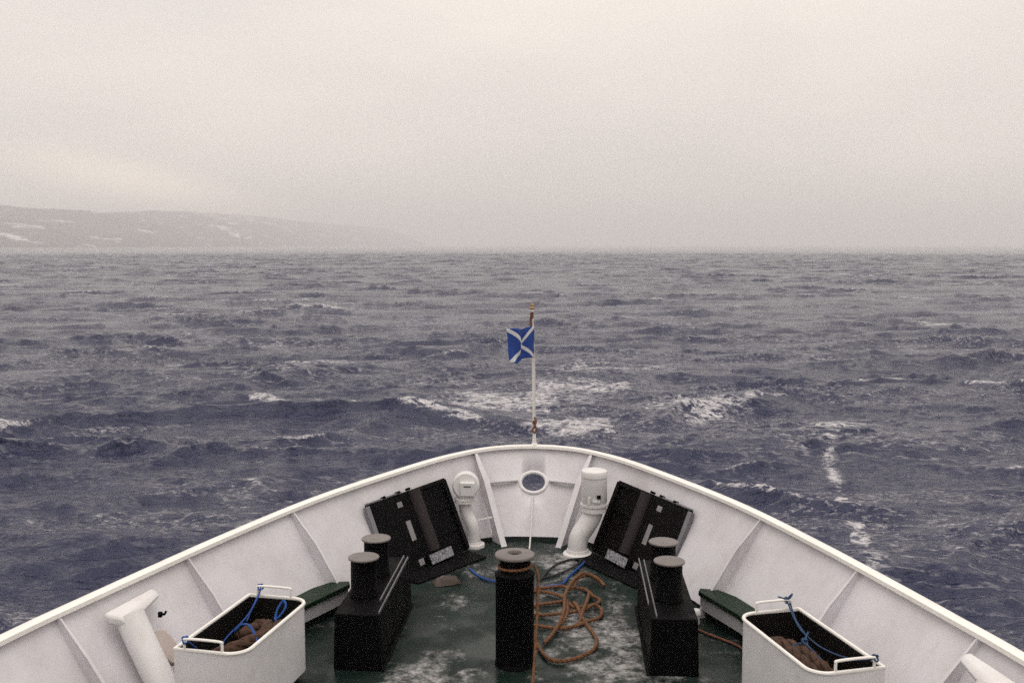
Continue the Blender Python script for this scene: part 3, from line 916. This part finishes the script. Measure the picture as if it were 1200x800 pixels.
nu, nv = 40, 26
Wf, Hf = 0.60, 0.47
vs, fs, uvs = [], [], []
for i in range(nu + 1):
    u = i / nu
    for j in range(nv + 1):
        v = j / nv
        s = u * Wf
        amp = 0.012 + 0.052 * u
        wv = amp * math.sin(u * 9.5 + v * 1.3 + 0.4) + 0.022 * u * math.sin(u * 15 - v * 4)
        dx, dy = -0.58, -0.81
        sag = -0.02 * u + 0.028 * u * math.sin(u * 7 + 2.0 * v) - 0.05 * u * u * (1 - v)
        curl = 0.05 * max(0, u - .75) * math.sin(v * 6)
        vs.append((dx * s * (1 - .07 * u) + wv * 0.78 - curl, dy * s * (1 - .07 * u) - wv * 0.62, v * Hf * (1 - .05 * u) + sag + .012 * u))
        uvs.append((u, v))
for i in range(nu):
    for j in range(nv):
        a = i * (nv + 1) + j
        fs.append((a, a + nv + 1, a + nv + 2, a + 1))
me = bpy.data.meshes.new('flag')
me.from_pydata(vs, [], fs)
ul = me.uv_layers.new(name='uv')
for lp in me.loops:
    ul.data[lp.index].uv = uvs[lp.vertex_index]
me.shade_smooth()
me.materials.append(M_FLAG)
fl = bpy.data.objects.new('flag', me); COL.objects.link(fl)
so = fl.modifiers.new('cloth', 'SOLIDIFY'); so.thickness = 0.003
fl.location = (fx - .015, fy - .028, 2.61)
tag(fl, 'blue flag with white diagonal cross flying from the flagstaff', 'flag')

# ================================================================== hills on the far shore
rng = np.random.default_rng(5)
def vnoise(x, y, seed):
    """smooth value noise"""
    g = np.random.default_rng(seed).random((256, 256))
    xi, yi = np.floor(x).astype(int), np.floor(y).astype(int)
    fx_, fy_ = x - xi, y - yi
    fx_ = fx_ * fx_ * (3 - 2 * fx_); fy_ = fy_ * fy_ * (3 - 2 * fy_)
    a = g[xi % 256, yi % 256]; b = g[(xi + 1) % 256, yi % 256]
    c = g[xi % 256, (yi + 1) % 256]; d = g[(xi + 1) % 256, (yi + 1) % 256]
    return (a * (1 - fx_) + b * fx_) * (1 - fy_) + (c * (1 - fx_) + d * fx_) * fy_
def fbm(x, y, seed, oct_=5):
    s, a = 0, 0.5
    for k in range(oct_):
        s = s + a * vnoise(x * 2 ** k, y * 2 ** k, seed + k); a *= 0.5
    return s
def grid_mesh(name, X, Y, Z, mt, smooth=True):
    nx, ny = X.shape
    co = np.stack([X, Y, Z], -1).reshape(-1, 3).astype(np.float32)
    idx = np.arange(nx * ny).reshape(nx, ny)
    q = np.stack([idx[:-1, :-1], idx[1:, :-1], idx[1:, 1:], idx[:-1, 1:]], -1).reshape(-1, 4)
    me = bpy.data.meshes.new(name)
    me.vertices.add(len(co)); me.vertices.foreach_set('co', co.ravel())
    me.loops.add(q.size); me.loops.foreach_set('vertex_index', q.ravel().astype(np.int32))
    me.polygons.add(len(q)); me.polygons.foreach_set('loop_start', (np.arange(len(q)) * 4).astype(np.int32))
    me.update(calc_edges=True)
    if smooth: me.shade_smooth()
    me.materials.append(mt)
    o = bpy.data.objects.new(name, me); COL.objects.link(o)
    return o
def hill_mat():
    m, t, p = mat('moor_with_snow')
    c = ramp(t, noise(t, 0.004, 6, 0.6), [(0.35, (0.020, 0.019, 0.020)), (0.65, (0.055, 0.050, 0.044))])
    sn = ramp(t, noise(t, 0.0075, 7, 0.66, (1.0, 0.5, 2.2)), [(0.57, (0, 0, 0)), (0.65, (0.8,) * 3)])
    cc = mixc(t, sn.outputs[0], c.outputs[0], (0.75, 0.75, 0.76))
    t.links.new(cc, p.inputs['Base Color'])
    p.inputs['Roughness'].default_value = 0.95
    return m
hu = np.linspace(0, 1, 300); hv = np.linspace(0, 1, 60)
HUg, HVg = np.meshgrid(hu, hv, indexing='ij')
kn = [0, .15, .3, .42, .55, .7, .85, 1]
bx_ = np.interp(HUg, kn, [-6000, -3500, -2350, -2010, -1850, -1800, -1750, -1600])
by_ = np.interp(HUg, kn, [2700, 2850, 3100, 3550, 4500, 6200, 8400, 11000])
HXg = bx_ - HVg * 1250; HYg = by_ + HVg * 650
top = np.interp(HUg, kn, [120, 145, 180, 186, 204, 248, 262, 250])
shape = np.sin(np.clip(HVg * 1.35, 0, 1) * math.pi / 2) ** 0.8 * np.clip((1.05 - HVg) * 6, 0, 1)
HZg = SEA - 3 + top * shape * (0.70 + 0.50 * fbm(HXg / 620 + 90, HYg / 620 + 90, 11, 6))
hills = grid_mesh('hills', HXg, HYg, HZg, hill_mat())
tag(hills, 'low snow-patched hills fading into haze on the far shore', kind='structure')

# ================================================================== sea
def water_mat():
    m, t, p = mat('grey_sea_water')
    at = t.nodes.new('ShaderNodeAttribute'); at.attribute_name = 'foam'; at.attribute_type = 'GEOMETRY'
    ge = t.nodes.new('ShaderNodeNewGeometry')
    def nz(scale, detail, rough, stretch, rot=0.0, warp=None):
        mpn = t.nodes.new('ShaderNodeMapping'); mpn.inputs['Scale'].default_value = stretch
        mpn.inputs['Rotation'].default_value = (0, 0, rot)
        t.links.new(ge.outputs['Position'], mpn.inputs[0])
        n = node(t, 'TexNoise', Scale=scale, Detail=detail, Roughness=rough)
        if warp: n.inputs['Distortion'].default_value = warp
        t.links.new(mpn.outputs[0], n.inputs['Vector'])
        return n.outputs[0]
    def ridged(scale, detail, stretch, rot, warp):
        n_ = nz(scale, detail, 0.5, stretch, rot, warp)
        a_ = t.nodes.new('ShaderNodeMath'); a_.operation = 'SUBTRACT'; a_.inputs[1].default_value = 0.5; t.links.new(n_, a_.inputs[0])
        b_ = t.nodes.new('ShaderNodeMath'); b_.operation = 'ABSOLUTE'; t.links.new(a_.outputs[0], b_.inputs[0])
        c_ = t.nodes.new('ShaderNodeMath'); c_.operation = 'MULTIPLY_ADD'; c_.inputs[1].default_value = -3.2; c_.inputs[2].default_value = 1.0
        t.links.new(b_.outputs[0], c_.inputs[0])
        return c_.outputs[0]                                      # sharp wave-like crests
    ridge1 = ridged(0.34, 3.0, (1.0, 2.3, 1.0), -0.22, 0.35)
    ridge2 = ridged(1.35, 4.0, (1.0, 1.9, 1.0), -0.10, 0.4)
    # foam: lacy web from a warped noise ridge, denser where the attribute is high
    web = nz(1.15, 8, 0.74, (0.75, 1.25, 1.0), 0.25, 0.5)
    ab = t.nodes.new('ShaderNodeMath'); ab.operation = 'SUBTRACT'; ab.inputs[1].default_value = 0.5
    t.links.new(web, ab.inputs[0])
    ab2 = t.nodes.new('ShaderNodeMath'); ab2.operation = 'ABSOLUTE'; t.links.new(ab.outputs[0], ab2.inputs[0])
    inv = t.nodes.new('ShaderNodeMath'); inv.operation = 'MULTIPLY_ADD'; inv.inputs[1].default_value = -5.0; inv.inputs[2].default_value = 0.78
    t.links.new(ab2.outputs[0], inv.inputs[0])                       # ridge: high on the web lines
    fine = nz(3.2, 7, 0.75, (1, 1.3, 1))
    ad = t.nodes.new('ShaderNodeMath'); ad.operation = 'MULTIPLY_ADD'; ad.inputs[1].default_value = 1.3; ad.inputs[2].default_value = -0.66
    t.links.new(fine, ad.inputs[0])
    s1 = t.nodes.new('ShaderNodeMath'); s1.operation = 'ADD'; t.links.new(inv.outputs[0], s1.inputs[0]); t.links.new(ad.outputs[0], s1.inputs[1])
    # threshold = 1 - foam
    s2 = t.nodes.new('ShaderNodeMath'); s2.operation = 'MULTIPLY_ADD'; s2.inputs[1].default_value = 1.3; s2.inputs[2].default_value = -1.05
    t.links.new(at.outputs['Fac'], s2.inputs[0])
    s3 = t.nodes.new('ShaderNodeMath'); s3.operation = 'ADD'; t.links.new(s1.outputs[0], s3.inputs[0]); t.links.new(s2.outputs[0], s3.inputs[1])
    # thin flecks along the little crests, in patches
    gate = ramp(t, nz(0.035, 4, 0.6, (1.0, 1.6, 1.0)), [(0.42, (0, 0, 0)), (0.64, (1, 1, 1))])
    fl1 = ramp(t, ridge1, [(0.90, (0, 0, 0)), (1.0, (1, 1, 1))]); fl2 = ramp(t, nz(2.2, 5, 0.7, (1, 1.6, 1)), [(0.45, (0, 0, 0)), (0.62, (0.75,) * 3)])
    fleck = mixc(t, 1.0, mixc(t, 1.0, fl1.outputs[0], fl2.outputs[0], 'MULTIPLY'), gate.outputs[0], 'MULTIPLY')
    fm0 = ramp(t, s3.outputs[0], [(0.04, (0, 0, 0)), (0.44, (0.9,) * 3)])
    fm = t.nodes.new('ShaderNodeMath'); fm.operation = 'MAXIMUM'
    t.links.new(fm0.outputs[0], fm.inputs[0]); t.links.new(fleck, fm.inputs[1])
    body = ramp(t, nz(0.02, 3, 0.5, (1, 1, 1)), [(0.3, (0.009, 0.012, 0.046)), (0.7, (0.016, 0.019, 0.058))])
    c = mixc(t, fm.outputs[0], body.outputs[0], (0.60, 0.58, 0.60))
    t.links.new(c, p.inputs['Base Color'])
    rg = mixc(t, fm.outputs[0], (0.13, 0.13, 0.13), (0.8, 0.8, 0.8))
    t.links.new(rg, p.inputs['Roughness'])
    p.inputs['IOR'].default_value = 1.333
    b1 = bump(t, p, ridge1, 1.0, 0.16)
    b2 = bump(t, p, ridge2, 1.0, 0.075, b1)
    b3 = bump(t, p, nz(6.5, 4, 0.65, (1.0, 1.7, 1.0), 0.3, 0.2), 1.0, 0.026, b2)
    return m

cx, cyy = 0.55, 0.0
r_list = [8.0]
while r_list[-1] < 12000:
    d = r_list[-1]
    px = d * d / (1167 * 9.5)
    if d < 160: step_ = max(0.19, px * 0.62)
    elif d < 900: step_ = 1.45
    else: step_ = 1.45 * (d / 900) ** 1.75
    r_list.append(d + step_)
rad = np.array(r_list)
fine_a = np.linspace(R(-37), R(37), 640)
coarse = np.linspace(R(37), R(323), 64)[1:-1]
ang = np.r_[fine_a, coarse, [R(323)]]
Rg, Ag = np.meshgrid(rad, ang, indexing='ij')
base_a = R(-3.4)
Rg = Rg.astype(np.float32); Ag = Ag.astype(np.float32)
X0 = cx + Rg * np.sin(Ag + base_a); Y0 = cyy + Rg * np.cos(Ag + base_a)
dR = np.gradient(rad)[:, None] * np.ones_like(Ag)
dA = np.empty_like(ang); dA[:-1] = np.diff(ang); dA[-1] = dA[-2]; dA[639] = dA[638]
dT = (Rg * dA[None, :]).astype(np.float32); dR = dR.astype(np.float32)
CA, SA = np.cos(Ag + base_a), np.sin(Ag + base_a)

rs = np.random.default_rng(21)
Zd = np.zeros_like(X0); DX = np.zeros_like(X0); DY = np.zeros_like(X0)
Jxx = np.zeros_like(X0); Jyy = np.zeros_like(X0); Jxy = np.zeros_like(X0)
NC = 64
lam = np.exp(np.linspace(math.log(0.7), math.log(19), NC)) * rs.uniform(0.94, 1.06, NC)
WIND = R(-76)                                   # waves run towards the ship
for L_ in lam:
    k = 2 * math.pi / L_
    sp = 0.26 + 0.40 * math.exp(-L_ / 3.5)
    th = WIND + rs.normal(0, sp)
    kx, ky = k * math.cos(th), k * math.sin(th)
    steep = 0.021 * (0.65 + 0.6 * math.exp(-((math.log(L_ / 9)) / 0.8) ** 2))
    A = steep / k
    cell = np.abs(dR * (math.sin(th) * CA + math.cos(th) * SA)) + np.abs(dT * (math.cos(th) * CA - math.sin(th) * SA))
    att = np.clip((L_ / np.maximum(cell, 1e-6) - 2.2) / 2.0, 0, 1)
    ph = kx * X0 + ky * Y0 + rs.uniform(0, 2 * math.pi)
    s_, c_ = np.sin(ph), np.cos(ph)
    A_ = A * att
    Zd += A_ * c_
    Q = 1.15
    DX -= Q * A_ * math.cos(th) * s_; DY -= Q * A_ * math.sin(th) * s_
    Jxx -= Q * A_ * k * math.cos(th) ** 2 * c_; Jyy -= Q * A_ * k * math.sin(th) ** 2 * c_; Jxy -= Q * A_ * k * math.cos(th) * math.sin(th) * c_
gust = fbm(X0 / 60 + 40, Y0 / 60 + 40, 77, 3)     # groups of higher and lower waves
grp = 0.72 + 0.62 * gust
Zd *= grp; DX *= grp; DY *= grp
J = (1 + Jxx * grp) * (1 + Jyy * grp) - (Jxy * grp) ** 2
foam = np.clip((0.30 - J) * 2.0, 0, 0.6)
# sharp wind-wave crests: long gentle backs, short steep faces towards the ship
def crests(cl, cw, rot, amp, seed, lean, keep):
    global Zd, DX, DY
    c, s = math.cos(rot), math.sin(rot)
    u = (X0 * c + Y0 * s) / cl; v = (-X0 * s + Y0 * c) / cw
    ph = v + 1.5 * (vnoise(u * 0.8 + 300.3, v * 0.33 + 300.7, seed) - 0.5) + 0.75 * (vnoise(u * 2.0 + 91.7, v * 0.9 + 11.2, seed + 1) - 0.5) + 0.26 * (vnoise(u * 5.1 + 33.1, v * 2.3 + 71.9, seed + 2) - 0.5)
    r = 1 - np.abs(np.sin(math.pi * ph))                       # crest lines that wander and fork
    gx = np.clip((vnoise(u * 0.9 + 60, v * 0.8 + 60, seed + 9) * 0.7 + vnoise(u * 2.3 + 20, v * 1.7 + 20, seed + 10) * 0.3 - 0.22) * 2.1, 0.06, 1.3)
    h = amp * gx * r ** 1.5
    att = np.clip(keep / np.maximum(dR, dT * 0.7) - 1.0, 0, 1)
    h = h * att
    Zd = Zd + h
    DX = DX + s * lean * h; DY = DY - c * lean * h
    return r * att * np.clip(gx, 0, 1.3)
r1 = crests(12.0, 8.5, 0.26, 0.62, 301, 0.85, 3.5)
r2 = crests(5.6, 3.7, 0.12, 0.27, 311, 0.8, 1.8)
r3 = crests(2.4, 1.6, 0.38, 0.115, 321, 0.7, 0.9)
r4 = crests(1.1, 0.75, -0.05, 0.045, 331, 0.6, 0.5)
gt = fbm(X0 / 23 + 17, Y0 / 17 + 3, 401, 4)
foam = np.maximum(foam, np.clip((r1 - 0.74) * 5.0, 0, 1) * np.clip((gt - 0.43) * 6, 0, 0.60))
foam = np.maximum(foam, np.clip((r2 - 0.80) * 5.0, 0, 1) * np.clip((gt - 0.42) * 4, 0, 0.50))
N16 = fbm(X0 / 1.6, Y0 / 1.6, 31, 4); N12 = fbm(X0 / 1.2, Y0 / 1.2, 51, 4)

def seg_dist(x0, y0, x1, y1):
    dx, dy = x1 - x0, y1 - y0
    L2 = dx * dx + dy * dy
    t = np.clip(((X0 - x0) * dx + (Y0 - y0) * dy) / L2, 0, 1)
    ex, ey = X0 - x0 - t * dx, Y0 - y0 - t * dy
    side = ((X0 - x0) * dy - (Y0 - y0) * dx) / math.sqrt(L2)      # > 0 on the near side for a segment running to +x
    return np.hypot(ex, ey), side, t
def breaker(x0, y0, x1, y1, h, wid, fo):
    """a steep breaking crest with foam spilling on and behind it"""
    global Zd, foam, DY
    d, side, t = seg_dist(x0, y0, x1, y1)
    front = np.where(side > 0, wid * 0.55, wid * 1.8)
    g = np.exp(-(d / front) ** 2)
    Zd = Zd + h * g
    DY = DY - 0.35 * h * np.exp(-(d / (wid * .8)) ** 2)
    n = N16
    f = np.exp(-((side + wid * 0.25) / (wid * 0.55)) ** 2) * np.exp(-np.maximum(d - np.abs(side), 0) ** 2) * (d < 6)
    foam = np.maximum(foam, np.clip(f * fo * np.clip((n - 0.22) * 2.6, 0.1, 1.15), 0, 0.63))
breaker(-8.6, 54.8, -3.2, 52.2, 0.28, 1.14, 0.92)
breaker(-3.2, 52.2, 1.6, 51.0, 0.26, 1.02, 1.15)
breaker(-18.4, 59.4, -15.6, 57.8, 0.25, 1.02, 1.24)
breaker(-14.5, 58.2, -9.0, 55.0, 0.17, 0.9, 0.51)
breaker(20.8, 69.8, 24.0, 68.6, 0.25, 0.96, 1.15)
breaker(27.6, 66.6, 31.5, 64.6, 0.23, 0.9, 1.06)
breaker(41.5, 123.0, 47, 121.0, 0.26, 1.32, 1.15)
breaker(36.0, 110.0, 40, 108.6, 0.23, 1.2, 1.01)
breaker(60.0, 181.0, 68, 178.0, 0.3, 1.8, 1.1)
breaker(3.0, 128.0, 9.0, 126.0, 0.23, 1.32, 0.83)
breaker(12.0, 119.0, 18.0, 117.5, 0.23, 1.32, 0.78)
breaker(-60, 128, -48, 132, 0.2, 1.5, 0.74)
breaker(-31, 76.5, -25, 75.5, 0.2, 1.2, 0.83)
def patch(x, y, rx, ry, rot, amt, sc=1.6, seed=51):
    global foam
    c, s = math.cos(rot), math.sin(rot)
    u = ((X0 - x) * c + (Y0 - y) * s) / rx; v = (-(X0 - x) * s + (Y0 - y) * c) / ry
    n = N12
    foam = np.maximum(foam, np.clip(np.exp(-(u * u + v * v)) * amt * (0.35 + 1.1 * n), 0, 1))
patch(-3.2, 59.5, 5.98, 6.5, 0.5, 0.85)            # churned water ahead of the stem
patch(1.5, 66, 5.75, 6.0, 0.9, 0.67)
patch(3.0, 77, 5.75, 8, -0.3, 0.6)
patch(7.5, 58, 4.14, 6.0, 0.0, 0.65)
patch(6.8, 76, 3.45, 5.0, 0.4, 0.54)
patch(0.8, 52.5, 2.53, 2.2, 0, 0.9)
for (x, y, rx, ry, rot, a) in ((14.6, 52.4, 2.4, 1.2, 0, .74), (13.4, 49.0, .5, 3.2, -.38, .66), (12.3, 45.0, .45, 3.6, -.30, .62), (11.4, 40.8, .45, 3.6, -.22, .62), (10.6, 36.6, .5, 3.4, -.20, .72), (9.9, 32.4, .5, 3.2, -.15, .70), (9.3, 28.6, .5, 3.0, -.15, .64),
                               (15.0, 33.0, .7, 2.4, .6, .50), (17.0, 29.0, .8, 2.2, .5, .56), (14.0, 27.0, 1.0, 1.4, .5, .52), (16.5, 25.5, 1.4, 1.0, .3, .50),
                               (-58, 118, 10, 4, .1, .55), (-50, 128, 12, 4, .1, .5), (-27.6, 91, 3.0, 4.5, .2, .68), (-36, 84, 7, 3, .1, .45), (-20, 77, 7, 2.5, .2, .5),
                               (-8.5, 68, 5, 4, .2, .46), (30, 92, 6, 6, .2, .40), (20, 84, 5, 7, .1, .42), (-22, 50, 6, 1.2, .3, .40)):
    patch(x, y, rx, ry, rot, a * 1.0, 1.2)
# thin background streaks drawn out by the wind
st = fbm(X0 / 14 + 9, Y0 / 3.2 + 5, 91, 5)
foam = np.maximum(foam, np.clip((st - 0.48) * 2.8, 0, 0.33))
far = np.clip((Rg - 2500) / 4000, 0, 1)
foam = np.minimum(foam, 0.58)
Zsea = SEA + Zd * (1 - far)
sea = grid_mesh('sea', X0 + DX, Y0 + DY, Zsea, water_mat())
tag(sea, 'rough grey sea with whitecaps and foam streaks', kind='structure')
fa = sea.data.attributes.new('foam', 'FLOAT', 'POINT')
fa.data.foreach_set('value', foam.ravel().astype(np.float32))

# ================================================================== haze
mb = MB(); mb.box((0, 0, 142), (25600, 25600, 300))
hz = mb.build('haze', M_WHITE, None, 0)
hm = bpy.data.materials.new('sea_haze'); hm.use_nodes = True
hm.node_tree.nodes.clear()
ho = hm.node_tree.nodes.new('ShaderNodeOutputMaterial')
pv = hm.node_tree.nodes.new('ShaderNodeVolumePrincipled')
pv.inputs['Color'].default_value = (0.98, 0.965, 0.98, 1)
pv.inputs['Density'].default_value = 0.00028
pv.inputs['Anisotropy'].default_value = 0.1
hm.node_tree.links.new(pv.outputs[0], ho.inputs['Volume'])
hz.data.materials.clear(); hz.data.materials.append(hm)
tag(hz, 'pale sea haze over the water', kind='stuff')
